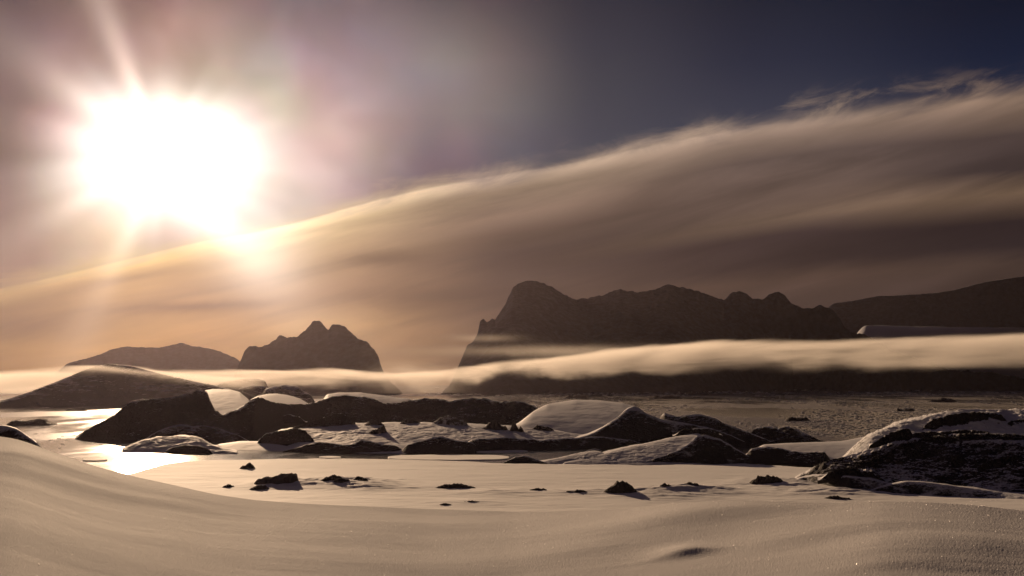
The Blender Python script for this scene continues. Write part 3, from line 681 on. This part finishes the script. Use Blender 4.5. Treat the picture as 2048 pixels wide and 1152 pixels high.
landform("shore_bank", pts(1545, 972, 1580, 964, 1605, 955, 1625, 950, 1650, 949, 1700, 952, 1740, 956, 1765, 964, 1800, 972, 1840, 982), fr(1545, 974, 1610, 972, 1700, 988, 1840, 990), slope=[(1545, 14), (1580, 24), (1640, 27), (1840, 27)], back=14, pf=1.3, rough=0.5, seed=63, rows=(100, 20), **BANK)
landform("shore_bank", pts(1757, 966, 1775, 957, 1800, 946, 1820, 938, 1840, 937, 1880, 941, 1920, 943, 1950, 955, 1980, 975), fr(1757, 980, 1980, 985), slope=22, back=16, pf=1.3, rough=0.8, seed=67, rows=(80, 20), **BANK)
landform("shore_bank", pts(1720, 988, 1745, 978, 1775, 970, 1810, 963, 1840, 963, 1880, 968, 1940, 976, 2000, 985, 2060, 992, 2200, 1004), fr(1720, 990, 1850, 995, 2060, 1006, 2200, 1012), slope=[(1720, 24), (1900, 24), (2000, 9), (2200, 9)], back=16, pf=1.3, rough=0.5, seed=65, rows=(80, 20), **BANK)
landform("left_hummock", pts(-140, 858, -60, 852, 0, 851, 15, 852, 35, 858, 60, 876, 80, 890, 110, 912), fr(-140, 905, 110, 925), z0=16, slope=28, back=30, pf=1.3, rough=0.3, rs=8, rocky=-0.2, seed=69, rows=(70, 14), mat=M_near)
for o in list(bpy.data.objects):
    if o.type == 'MESH' and 'kind' not in o: o['kind'] = 'structure'
SL = {"mountain_ridge": "hazy far ridge at the far left, behind the fog", "peaked_mountain": "double peaked dark mountain left of the gap", "massif": "broad dark massif with a domed left summit",
      "far_headland": "long dark slope rising at the far right", "glacier": "pale level glacier shelf between massif and fog at right", "low_hill": "low dark hill at left with fog on its top",
      "main_island": "dark main island seen from its shaded side", "snow_dome": "smooth snow dome on the island", "island_shelf": "gently sloping snowfield of the island with rocks", "left_hummock": "small dark snow hummock behind the left slope"}
for o in bpy.data.objects:
    if o.name in SL: o['label'] = SL[o.name]

# ------------------------------------------------------------------ rocks (each one a thing)
bpy.context.view_layer.update()
_dg = bpy.context.evaluated_depsgraph_get()


def ground(px, py):
    """the point of the relief seen at that spot of the photograph"""
    dx, dy, dz = [float(v) for v in ray(px, py)]
    ok, loc, *_ = sc.ray_cast(_dg, Vector((0, 0, EYE)), Vector((dx, dy, dz)))
    d = math.hypot(loc.x, loc.y) if ok else float(shore(px, py, bz))
    return d, (loc.z if ok else bz)


def rock(x0, x1, ytop, ybase, label, peak=0.5, depth=None, rocky=0.9, jag=1.0, group="dark rocks poking out of the snowy bay ice", pts=None, seed=None):
    seed = seed or int(x0 * 7 + ytop)
    d0, z = ground((x0 + x1) / 2, ybase); z -= 0.05
    wid = (x1 - x0) / F * d0; ht = d0 * (ybase - ytop) / F
    dep_ = depth or max(1.0, min(wid * 0.3, ht * 1.6))
    dc = d0 + dep_
    ht = ht - 0.0 + dep_ * (EYE - z) / d0 * -0.9
    ht = max(ht, 0.25)
    if pts is None:
        rng = np.random.RandomState(seed)
        frs = [0, 0.10, 0.22, 0.36, peak, 0.64, 0.76, 0.9, 1]; hh = [0, 0.35, 0.62, 0.8, 1, 0.85, 0.66, 0.35, 0]
        if peak <= 0.36: frs[3] = peak * 0.8
        if peak >= 0.64: frs[5] = peak + .05
        frs = sorted(frs)
        pts = [(f, h * (1 + (0.22 * rng.randn() if 0 < f < 1 and h < 1 else 0))) for f, h in zip(frs, hh)]
    nc = max(24, int((x1 - x0) / 0.5)); nf, nb = 44, 22
    a0, a1 = float(azel(x0, ybase)[0]), float(azel(x1, ybase)[0])
    A = np.linspace(a0, a1, nc); sx_ = np.linspace(0, 1, nc)
    Hc = ht * np.interp(sx_, [p[0] for p in pts], [p[1] for p in pts])
    rng = np.random.RandomState(seed + 1)
    Hc = Hc * (1 + 0.25 * jag * fbm(sx_ * 7, sx_ * 0 + seed * .37, seed, 4))
    rnd = np.sqrt(np.clip(4 * sx_ * (1 - sx_), 0, 1)); rnd = rnd * (1 + 0.3 * fbm(sx_ * 5, sx_ * 0 + 4.4, seed + 3, 3))
    tf = np.linspace(-1, 0, nf)[:, None]; tb = np.linspace(0, 1, nb + 1)[1:, None]
    T = np.concatenate([tf, tb]) + 0 * A
    D = dc + np.where(T < 0, T * dep_ * rnd, T * dep_ * 1.3 * rnd)
    S = np.where(T < 0, 1 - np.abs(T) ** 2.0, 1 - np.abs(T) ** 2.2)
    Xw, Yw = D * np.sin(A), D * np.cos(A)
    rs = max(0.5, ht * 0.9)
    nzr = fbm(Xw / rs, Yw / rs, seed, 4, 0.5) + 0.2 * (ridged(Xw / rs / 1.6, Yw / rs / 1.6, seed + 2, 3, 0.5) - 0.5)
    Z = z + Hc * S + 0.40 * jag * Hc.max() * nzr * np.sqrt(np.clip(S * Hc / (Hc.max() + 1e-6), 0, 1)) * 0.8 - 0.25 * (1 - S) - 0.1 * (Hc < 0.02)
    Vv = np.stack([Xw, Yw, Z], -1)
    rk = rocky + 0.4 * fbm(Xw / 2, Yw / 2, seed, 4) - 0.9 * sst(0.93, 1.0, normals_z(Vv)) * (rocky < 0.85)
    return tag(grid_mesh("rock", Vv, M_rock, rk), label, "rock", group)


rock(478, 512, 927, 938, "low dark humped rock alone on the smooth ice, nearest the open channel")
rock(508, 598, 947, 968, "long dark ridged rock rising to the right on the bay ice", pts=[(0, 0), (.08, .35), (.25, .62), (.4, .6), (.55, .85), (.7, .85), (.85, 1), (.95, .95), (1, 0)])
rock(497, 541, 969, 980, "flat dark rock just below the long ridged rock")
rock(444, 470, 969, 975, "smallest flat rock at the foot of the foreground slope on the left")
rock(640, 690, 949, 962, "dark rock with broken top on the snow mound right of the long rock")
rock(664, 704, 957, 966, "dark wedge of rock half buried in the snow mound", seed=88)
rock(703, 736, 953, 961, "pointed rock at the right end of the line on the snow mound", peak=.3)
rock(868, 952, 968, 977, "thin flat patch of gravelly rock in the middle of the bay ice", jag=1.6, peak=.45)
rock(1058, 1096, 976, 981, "thin sliver of rock right of the gravelly patch")
rock(1130, 1178, 979, 986, "low flat rock left of the big boulder")
rock(1205, 1275, 962, 987, "big rounded dark boulder standing on the bay ice", pts=[(0, 0), (.15, .3), (.3, .55), (.42, .95), (.55, 1), (.7, .85), (.85, .55), (.96, .3), (1, 0)])
rock(1318, 1344, 967, 974, "small dark rock cap right of the big boulder")
rock(1365, 1398, 964, 970, "small flat dark rock on the drifts right of the boulder")
rock(1498, 1572, 952, 968, "rough broken rock spread at the foot of the right hill", jag=2.0)
rock(1645, 1704, 992, 999, "thin line of rock in front of the right snow banks")
rock(877, 905, 1006, 1011, "tiny rock at the edge of the foreground slope")
rock(925, 962, 1001, 1005, "thin rock sliver above the tiny rock at the slope edge")
def outcrop(crest, ybase, slope, seed, name="rocky_outcrop", **kw):
    xs = [c[0] for c in crest]; d, z = ground(sum(xs) / len(xs), ybase)
    o = landform(name, crest, [(xs[0], ybase), (xs[-1], ybase)], z0=z - 0.3, slope=slope, back=10, pf=1.3, rough=2.2, rs=6, rid=0.7, fine=0.6, rocky=0.65, steep=0.5, rim=0.9, crag=0.0015,
                 seed=seed, rows=(70, 16), keep=0.2, sink=1.0, colstep=0.7, **kw)
    if name != "rocky_outcrop": o['kind'] = 'structure'
    return o


tag(outcrop(pts(508, 893, 520, 878, 532, 867, 550, 863, 575, 859, 592, 856, 610, 861, 622, 872, 634, 889), 893, 38, 81), "dark steep bluff at the left end of the island snowfield", "rock outcrop")
tag(outcrop(pts(575, 862, 590, 853, 612, 847, 630, 840, 650, 834, 666, 828, 682, 826, 700, 833, 714, 842, 724, 853), 857, 34, 83), "broad jagged outcrop with snow in its cracks, left of the island snowfield", "rock outcrop")
bpy.context.view_layer.update()
_dg = bpy.context.evaluated_depsgraph_get()
for hp, hb, sl, sd in ((pts(1838, 868, 1852, 848, 1866, 838, 1895, 830, 1940, 824, 1975, 823, 2003, 829, 2016, 845, 2026, 860), 862, 34, 62), (pts(1738, 892, 1756, 879, 1775, 868, 1800, 859, 1818, 857, 1836, 872), 890, 32, 64),
                       (pts(1990, 852, 2020, 842, 2050, 837, 2100, 836, 2180, 840), 858, 30, 117), (pts(1770, 912, 1800, 888, 1850, 874, 1900, 868, 1960, 866, 2030, 868, 2110, 880), 905, 26, 119)):
    outcrop(hp, hb, sl, sd, name="shore_hill", mat=M_near)  # upper faces: rock colour darkens the hill where shade falls
bpy.context.view_layer.update()
_dg = bpy.context.evaluated_depsgraph_get()
for hp, hb, sl, sd in ((pts(1700, 940, 1725, 922, 1765, 908, 1800, 899, 1835, 898, 1865, 910, 1890, 930), 938, 30, 101), (pts(1905, 910, 1935, 890, 1965, 877, 2010, 872, 2048, 874, 2100, 892), 912, 30, 103),
                       (pts(1850, 878, 1885, 864, 1930, 859, 1975, 863, 2010, 878), 878, 28, 105), (pts(1775, 930, 1810, 916, 1850, 912, 1885, 918, 1925, 938), 938, 24, 107),
                       (pts(1935, 940, 1985, 918, 2030, 910, 2070, 915, 2130, 940), 945, 26, 109), (pts(1635, 955, 1670, 940, 1700, 934, 1735, 939, 1770, 960), 958, 28, 111),
                       (pts(1800, 880, 1830, 866, 1860, 862, 1890, 868, 1910, 882), 882, 28, 113), (pts(1900, 962, 1940, 945, 1985, 938, 2030, 945, 2080, 965), 965, 26, 115)):
    outcrop(hp, hb, sl, sd, name="shore_hill", mat=M_near)
for hp, hb, sl, sd in ((pts(620, 815, 645, 806, 680, 803, 715, 808, 740, 818), 818, 34, 121), (pts(255, 850, 285, 838, 320, 834, 355, 842, 380, 852), 852, 34, 123), (pts(505, 845, 540, 832, 580, 829, 615, 838), 843, 34, 125),
                       (pts(1345, 868, 1370, 858, 1400, 856, 1430, 864, 1445, 872), 870, 32, 127), (pts(880, 826, 915, 815, 960, 814, 1000, 824), 826, 34, 129)):
    outcrop(hp, hb, sl, sd, name="main_island")
ISL = "rocks on the snowy island shelf"
rock(735, 775, 851, 868, "dark slanting rock in the middle of the island snowfield", group=ISL, pts=[(0, 0), (.3, .5), (.6, .7), (.8, 1), (1, .1)])
rock(728, 768, 842, 850, "small dark rock below the shaded island slope, right of the outcrop", group=ISL)
rock(800, 842, 838, 847, "low rounded rock between the two outcrops of the island snowfield", group=ISL)
rock(855, 936, 832, 850, "jagged outcrop with a white rim above the island snowfield", group=ISL, rocky=.55, jag=1.2, peak=.4)
rock(960, 1016, 844, 860, "two humped dark rock at the foot of the snow dome", group=ISL, peak=.6)
rock(1018, 1048, 845, 863, "dark rock leaning right at the foot of the snow dome", group=ISL, peak=.4)
rock(1055, 1108, 851, 861, "long thin rock on the lower slope of the snow dome", group=ISL)

# ------------------------------------------------------------------ loose ice crystals glinting on the slope
rng = np.random.RandomState(77)
nn = 5200
A_, D_f, Z_, X_, Y_ = FG
ci = rng.randint(60, A_.shape[0] - 60, nn)
lo, hi = np.log(7.0), np.log(A_[ci] * 0 + 20.0)
dd = np.exp(lo + (hi - lo) * rng.rand(nn) ** 1.3)
ri = np.clip((np.log(dd / D0) / np.log(Dc[ci] / D0) * 619).astype(int), 0, 619)
cx_, cy_, cz_ = X_[ri, ci], Y_[ri, ci], Z_[ri, ci]
sz = (0.0014 + 0.0024 * rng.rand(nn) ** 3) * dd / 8
th = rng.rand(nn) * 6.283; ph = np.arccos(rng.rand(nn))
nrm = np.stack([np.sin(ph) * np.cos(th), np.sin(ph) * np.sin(th), np.cos(ph)], -1)
t1 = np.cross(nrm, np.array([0.3, 0.5, 0.81])); t1 /= np.linalg.norm(t1, axis=-1, keepdims=True); t2 = np.cross(nrm, t1)
c0 = np.stack([cx_, cy_, cz_ + sz * 0.8], -1)
Vq = np.stack([c0 + sz[:, None] * (math.cos(a) * t1 + math.sin(a) * t2) for a in (0, 1.05, 2.09, 3.14, 4.19, 5.24)], 1)
me = bpy.data.meshes.new("ice_crystals")
me.vertices.add(nn * 6); me.vertices.foreach_set('co', Vq.reshape(-1).astype(np.float32))
me.loops.add(nn * 6); me.polygons.add(nn)
me.loops.foreach_set('vertex_index', np.arange(nn * 6, dtype=np.int32)); me.polygons.foreach_set('loop_start', np.arange(nn, dtype=np.int32) * 6)
me.update(calc_edges=True)
mc = bpy.data.materials.new("ice_crystal"); mc.use_nodes = True
n = NT(mc.node_tree); n.n.clear()
tr_ = n.node('ShaderNodeBsdfTranslucent'); tr_.inputs[0].default_value = (0.95, 0.95, 0.95, 1)
gl_ = n.node('ShaderNodeBsdfGlossy'); gl_.inputs['Roughness'].default_value = 0.25
mx = n.node('ShaderNodeMixShader'); mx.inputs[0].default_value = 0.35
n.l.new(tr_.outputs[0], mx.inputs[1]); n.l.new(gl_.outputs[0], mx.inputs[2])
mo = n.node('ShaderNodeOutputMaterial'); n.l.new(mx.outputs[0], mo.inputs[0])
me.materials.append(mc)
oc = bpy.data.objects.new("ice_crystals", me); sc.collection.objects.link(oc)
tag(oc, "tiny ice crystals glinting on the foreground snow", kind='stuff')

# ------------------------------------------------------------------ drifting ice
m_ice, n, b = pbsdf("drift_ice")
pos = n.node('ShaderNodeNewGeometry').outputs['Position']
n.put(b.inputs['Base Color'], n.mix(n.smooth(n.noise(pos, 0.4, 4, 0.6), 0.35, 0.65), (0.30, 0.30, 0.32, 1), (0.62, 0.62, 0.64, 1)))
b.inputs['Roughness'].default_value = 0.6


def brash(name, count, px0, px1, d0, d1, seed, smax, label):
    rng = np.random.RandomState(seed)
    dd = 1 / (1 / d0 + rng.rand(count) ** 1.0 * (1 / d1 - 1 / d0))
    aa = float(azel(px0, 800)[0]) + rng.rand(count) * float(azel(px1, 800)[0] - azel(px0, 800)[0])
    x, y = dd * np.sin(aa), dd * np.cos(aa)
    dens = fbm(x / 160, y / 500, seed + 3, 4)
    keepm = rng.rand(count) < sst(-0.16, 0.22, dens)
    x, y, dd = x[keepm], y[keepm], dd[keepm]; nn = len(x)
    size = (0.22 + smax * rng.rand(nn) ** 11) * (dd / 1000) ** 0.9
    hgt = size * (0.08 + 0.20 * rng.rand(nn))
    k = 6
    ang = (np.arange(k) / k * 2 * math.pi)[None, :] + rng.rand(nn, 1) * 6
    rr = size[:, None] * (0.6 + 0.6 * rng.rand(nn, k))
    bx = x[:, None] + np.cos(ang) * rr * 1.4; by = y[:, None] + np.sin(ang) * rr
    top = 0.45 + 0.3 * rng.rand(nn, 1)
    tx = x[:, None] + np.cos(ang) * rr * 1.4 * top; ty = y[:, None] + np.sin(ang) * rr * top
    tz = hgt[:, None] * (0.5 + 0.7 * rng.rand(nn, k))
    V = np.concatenate([np.stack([bx, by, 0 * bx - 0.2], -1), np.stack([tx, ty, tz], -1)], 1)   # nn, 12, 3
    me = bpy.data.meshes.new(name)
    me.vertices.add(nn * 12); me.vertices.foreach_set('co', V.reshape(-1).astype(np.float32))
    f = []
    for j in range(k):
        f.append([j, (j + 1) % k, k + (j + 1) % k, k + j])
    f = np.array(f)
    quads = (f[None] + (np.arange(nn) * 12)[:, None, None]).reshape(-1, 4)
    tops = (np.arange(k)[None] + k + (np.arange(nn) * 12)[:, None])
    loops = np.concatenate([quads.reshape(-1), tops.reshape(-1)]).astype(np.int32)
    nq = len(quads)
    ls = np.concatenate([np.arange(nq) * 4, nq * 4 + np.arange(nn) * k]).astype(np.int32)
    me.loops.add(len(loops)); me.polygons.add(nq + nn)
    me.loops.foreach_set('vertex_index', loops); me.polygons.foreach_set('loop_start', ls)
    me.update(calc_edges=True)
    me.materials.append(m_ice)
    o = bpy.data.objects.new(name, me); sc.collection.objects.link(o)
    return tag(o, label, kind='stuff')


brash("brash_ice", 110000, 850, 2200, 560, 4300, 4, 2.2, "dense field of small drifting ice on the dark sea at right")
brash("loose_ice", 1500, -100, 330, 480, 1200, 6, 2.0, "thin scatter of small ice pieces on the calm water at left")


def floe(x0, x1, ytop, ybase, label, dark=False, seed=1):
    d0 = float(shore((x0 + x1) / 2, ybase)); dep_ = max(3.0, (x1 - x0) / F * d0 * 0.35)
    ht = d0 * (ybase - ytop) / F; dc = d0 + dep_
    rng = np.random.RandomState(seed); crest = []
    for f in np.linspace(0, 1, 9):
        h = 0 if f in (0, 1) else (0.35 + 0.65 * rng.rand())
        px = x0 + f * (x1 - x0); e = math.atan((max(0.05, ht * h) - EYE) / dc)
        ys = np.linspace(ytop - 60, ybase + 60, 900); els = azel(px, ys)[1]
        crest.append((px, float(ys[np.argmin(np.abs(els - e))]), dc))
    o = landform("ice_floe", crest, [(x0, ybase), (x1, ybase)], back=dep_ * 1.3, pf=2.2, pb=2, rough=ht * 0.4, rs=ht * 2, rocky=1.2 if dark else -0.4,
                 steep=0.2, mat=M_hill, seed=seed, sink=0.5, rows=(30, 16), keep=0.4, colstep=0.7)
    return tag(o, label, "ice floe", "larger ice floes drifting in the sea")


def ice_sheet(x0, x1, ytop, ybase, label, seed=1, thick=0.35, lean=0.0):
    nc, nr = 160, 26
    xs = np.linspace(x0, x1, nc)[None, :]; t = np.linspace(0, 1, nr)[:, None]
    sx_ = np.linspace(0, 1, nc)[None, :]
    env = np.clip(4 * sx_ * (1 - sx_), 0, 1) ** 0.35 * (1 + 0.22 * fbm(sx_ * 6, sx_ * 0 + 2.2, seed, 4))
    mid = (ytop + ybase) / 2 + lean * (sx_ - 0.5)
    yn = mid + (ybase - ytop) / 2 * env; yf = mid - (ybase - ytop) / 2 * env
    a = np.vectorize(lambda x: float(azel(x, ybase)[0]))(xs)
    dn, df = shore(xs, yn, thick), shore(xs, yf, thick)
    tt_ = np.clip((t - 0.06) / 0.88, 0, 1)
    D = dn + (df - dn) * tt_
    Z = thick + 0.06 * fbm(D * np.sin(a) / 6, D * np.cos(a) / 4, seed, 3) + 0 * t
    Z = np.where((t < 0.05) | (t > 0.95) | (sx_ < 0.004) | (sx_ > 0.996), -0.3, Z)
    o = grid_mesh("ice_floe", np.stack([D * np.sin(a), D * np.cos(a), Z], -1), M_bay, np.full(Z.shape, -0.5))
    return tag(o, label, "ice floe", "larger ice floes drifting in the sea")


floe(12, 116, 840, 851, "long low floe with a peak, on the calm water left of the dark island", seed=3, dark=True)
floe(1126, 1178, 789, 797, "wide dark floe just above the crest of the snow dome", seed=5, dark=True)
floe(1295, 1366, 790, 798, "long dark floe in the brash ice right of the snow dome crest", seed=7, dark=True)
floe(1568, 1620, 831, 842, "blocky dark floe with a raised left end, nearest of the drifting floes", seed=9, dark=True)
floe(1855, 1915, 795, 804, "broad dark floe far out above the right hill", seed=11, dark=True)
floe(1360, 1400, 784, 788, "thin floe near the far shore under the fog", seed=13, dark=True)
floe(1790, 1830, 816, 822, "small dark floe left of the right hill crest", seed=15, dark=True)
floe(130, 175, 815, 822, "small ragged floe by the shore of the low left hill", seed=17, dark=True)
ice_sheet(165, 215, 917, 921, "thin floe in front of the glare on the water at left", seed=19)
ice_sheet(950, 1056, 899.5, 904.5, "flat white ice strip in the channel below the island bank", seed=21)
ice_sheet(638, 682, 912, 915.5, "short flat white ice strip in the left part of the channel", seed=23)
ice_sheet(775, 1020, 909, 920, "long flat snow covered floe lying along the far edge of the bay ice", seed=25)

# ------------------------------------------------------------------ fog banks (real volumes of cloud low over the sea)
def fog(name, x0, x1, y0, y1, z0, z1, tops, bots, Dm, dens, label, extra=None, soft=(8, 14), aniso=0.40, seed=0.0):
    me = bpy.data.meshes.new(name)
    vs = [(x, y, z) for z in (z0, z1) for y in (y0, y1) for x in (x0, x1)]
    me.from_pydata(vs, [], [(0, 2, 3, 1), (4, 5, 7, 6), (0, 1, 5, 4), (2, 6, 7, 3), (0, 4, 6, 2), (1, 3, 7, 5)])
    mt = bpy.data.materials.new(name); mt.use_nodes = True
    n = NT(mt.node_tree); n.n.clear()
    pos = n.node('ShaderNodeNewGeometry').outputs['Position']
    P = n.sep(pos)
    uu = n.smooth(P[0], x0, x1, kind='LINEAR')
    zz = lambda y: (EYE + Dm * float(ray(1024, y)[2]) - z0) / (z1 - z0)
    ux = lambda x: (Dm * (x - W / 2) / F / 1.0 - x0) / (x1 - x0)
    def prep(pts):
        p = [(ux(x), min(1, max(0, zz(y)))) for x, y in pts]
        return [(a, b) for a, b in p if 0 <= a <= 1]
    top = n.smooth(n.curve(uu, prep(tops)), 0, 1, z0, z1, kind='LINEAR')
    bot = n.smooth(n.curve(uu, prep(bots)), 0, 1, z0, z1, kind='LINEAR')
    nv = n.vm('ADD', n.vm('MULTIPLY', pos, (1 / 80, 1 / 700, 1 / 16)), (seed, seed, 0))
    ns = n.m('SUBTRACT', n.noise(nv, 1.0, 5, 0.58, 0.4), 0.5)
    nb = n.m('SUBTRACT', n.noise(n.vm('MULTIPLY', pos, (1 / 75, 1 / 700, 1 / 60)), 1.0, 4, 0.55), 0.5)
    nh = n.m('SUBTRACT', n.noise(n.vm('MULTIPLY', pos, (1 / 260, 1 / 900, 1 / 80)), 1.0, 3, 0.5), 0.5)
    zt = n.m('ADD', P[2], n.m('ADD', n.m('MULTIPLY', ns, soft[0] * 2.4), n.m('MULTIPLY', nh, soft[0] * 2.4)))
    zb_ = n.m('ADD', P[2], n.m('MULTIPLY', nb, soft[1] * 3.6))
    ft = n.smooth(n.m('SUBTRACT', top, zt), 0.0, soft[0])
    fb = n.smooth(n.m('SUBTRACT', zb_, bot), -soft[1] * 0.9, soft[1] * 1.5)
    d = n.m('MULTIPLY', n.m('MULTIPLY', ft, fb), dens)
    yf = n.m('MULTIPLY', n.smooth(P[1], y0, y0 + (y1 - y0) * 0.2), n.smooth(P[1], y1 - (y1 - y0) * 0.2, y1, 1, 0))
    d = n.m('MULTIPLY', d, yf)
    d = n.m('MULTIPLY', d, n.smooth(ns, -0.22, 0.22, 0.35, 1.6))
    big = n.noise(n.vm('MULTIPLY', pos, (1 / 420, 1 / 900, 1 / 45)), 1.0, 4, 0.55, 0.3)
    d = n.m('MULTIPLY', d, n.smooth(big, 0.32, 0.68, 0.40, 1.5))
    if extra: d = extra(n, P, d, yf, ns)
    pv_ = n.node('ShaderNodeVolumePrincipled')
    pv_.inputs['Color'].default_value = (0.97, 0.93, 0.88, 1)
    pv_.inputs['Anisotropy'].default_value = aniso
    n.put(pv_.inputs['Density'], d)
    mo = n.node('ShaderNodeOutputMaterial'); n.l.new(pv_.outputs[0], mo.inputs['Volume'])
    me.materials.append(mt)
    o = bpy.data.objects.new(name, me); sc.collection.objects.link(o)
    return tag(o, label, kind='stuff')


def wisps(n, P, d, yf, ns):
    # a torn shred on the cliff and a thin layer lying over the bank
    Dm = 1850.0
    def blob(px, py, wx, wz, k):
        cx = Dm * (px - 1024) / F; cz = EYE + Dm * float(ray(1024, py)[2])
        a = n.m('POWER', n.m('DIVIDE', n.m('SUBTRACT', P[0], cx), wx), 2.0)
        b_ = n.m('POWER', n.m('DIVIDE', n.m('ADD', n.m('SUBTRACT', P[2], cz), n.m('MULTIPLY', ns, wz * 1.5)), wz), 2.0)
        return n.m('MULTIPLY', n.m('EXPONENT', n.m('MULTIPLY', n.m('ADD', a, b_), -1.0)), k)
    e = n.m('ADD', blob(975, 676, 50, 4, 0.0011), n.m('ADD', blob(1130, 703, 190, 9, 0.0015), blob(830, 765, 55, 22, 0.0035)))
    return n.m('ADD', d, n.m('MULTIPLY', e, yf))


TOPS = [(-200, 747), (0, 746), (150, 744), (300, 742), (450, 740), (600, 738), (680, 737), (760, 742), (850, 740), (950, 729), (1050, 719), (1150, 707), (1250, 694), (1400, 686), (1600, 681), (1800, 673), (2048, 665), (2300, 658)]
BOTS = [(-200, 800), (0, 790), (300, 776), (500, 770), (600, 766), (700, 763), (760, 766), (830, 768), (900, 752), (1000, 748), (1100, 746), (1250, 743), (1400, 738), (1600, 733), (1800, 730), (2048, 726), (2300, 722)]
fog("fog_bank", -1150, 1150, 1700, 2000, 6, 140, TOPS, BOTS, 1850.0, 0.0085,
    "long low bank of bright fog lying across the feet of the mountains", extra=wisps)
TOP2 = [(-200, 745), (0, 745), (90, 742), (150, 738), (215, 731), (280, 737), (360, 745), (450, 752), (600, 770)]
BOT2 = [(-200, 790), (0, 785), (90, 768), (150, 752), (215, 748), (280, 752), (360, 762), (450, 768), (600, 772)]
fog("hill_fog", -900, -330, 1180, 1380, 12, 75, TOP2, BOT2, 1280.0, 0.016,
    "thin fog spilling over the top of the low hill at left", soft=(4, 8), seed=7.7)

# ------------------------------------------------------------------ haze: one closed box of even, thin air
hm = bpy.data.meshes.new("haze")
hx, hy0, hy1, hz0, hz1 = 5200, -200, 5700, -4, 570
vs = [(x, y, z) for z in (hz0, hz1) for y in (hy0, hy1) for x in (-hx, hx)]
hm.from_pydata(vs, [], [(0, 2, 3, 1), (4, 5, 7, 6), (0, 1, 5, 4), (2, 6, 7, 3), (0, 4, 6, 2), (1, 3, 7, 5)])
mt = bpy.data.materials.new("thin_haze"); mt.use_nodes = True
n = NT(mt.node_tree); n.n.clear()
pv_ = n.node('ShaderNodeVolumePrincipled')
pv_.inputs['Color'].default_value = (0.94, 0.80, 0.92, 1)
pv_.inputs['Density'].default_value = 0.0000095
pv_.inputs['Anisotropy'].default_value = 0.76
mo = n.node('ShaderNodeOutputMaterial'); n.l.new(pv_.outputs[0], mo.inputs['Volume'])
hm.materials.append(mt)
ho = bpy.data.objects.new("haze", hm); sc.collection.objects.link(ho)
tag(ho, "thin warm haze that pales the far mountains", kind='stuff')

# ------------------------------------------------------------------ render settings
sc.render.engine = 'CYCLES'
sc.cycles.use_denoising = True
sc.cycles.max_bounces = 6
sc.cycles.diffuse_bounces = 2
sc.cycles.glossy_bounces = 2
sc.cycles.volume_bounces = 2
sc.cycles.volume_max_steps = 256
sc.cycles.volume_step_rate = 1.0
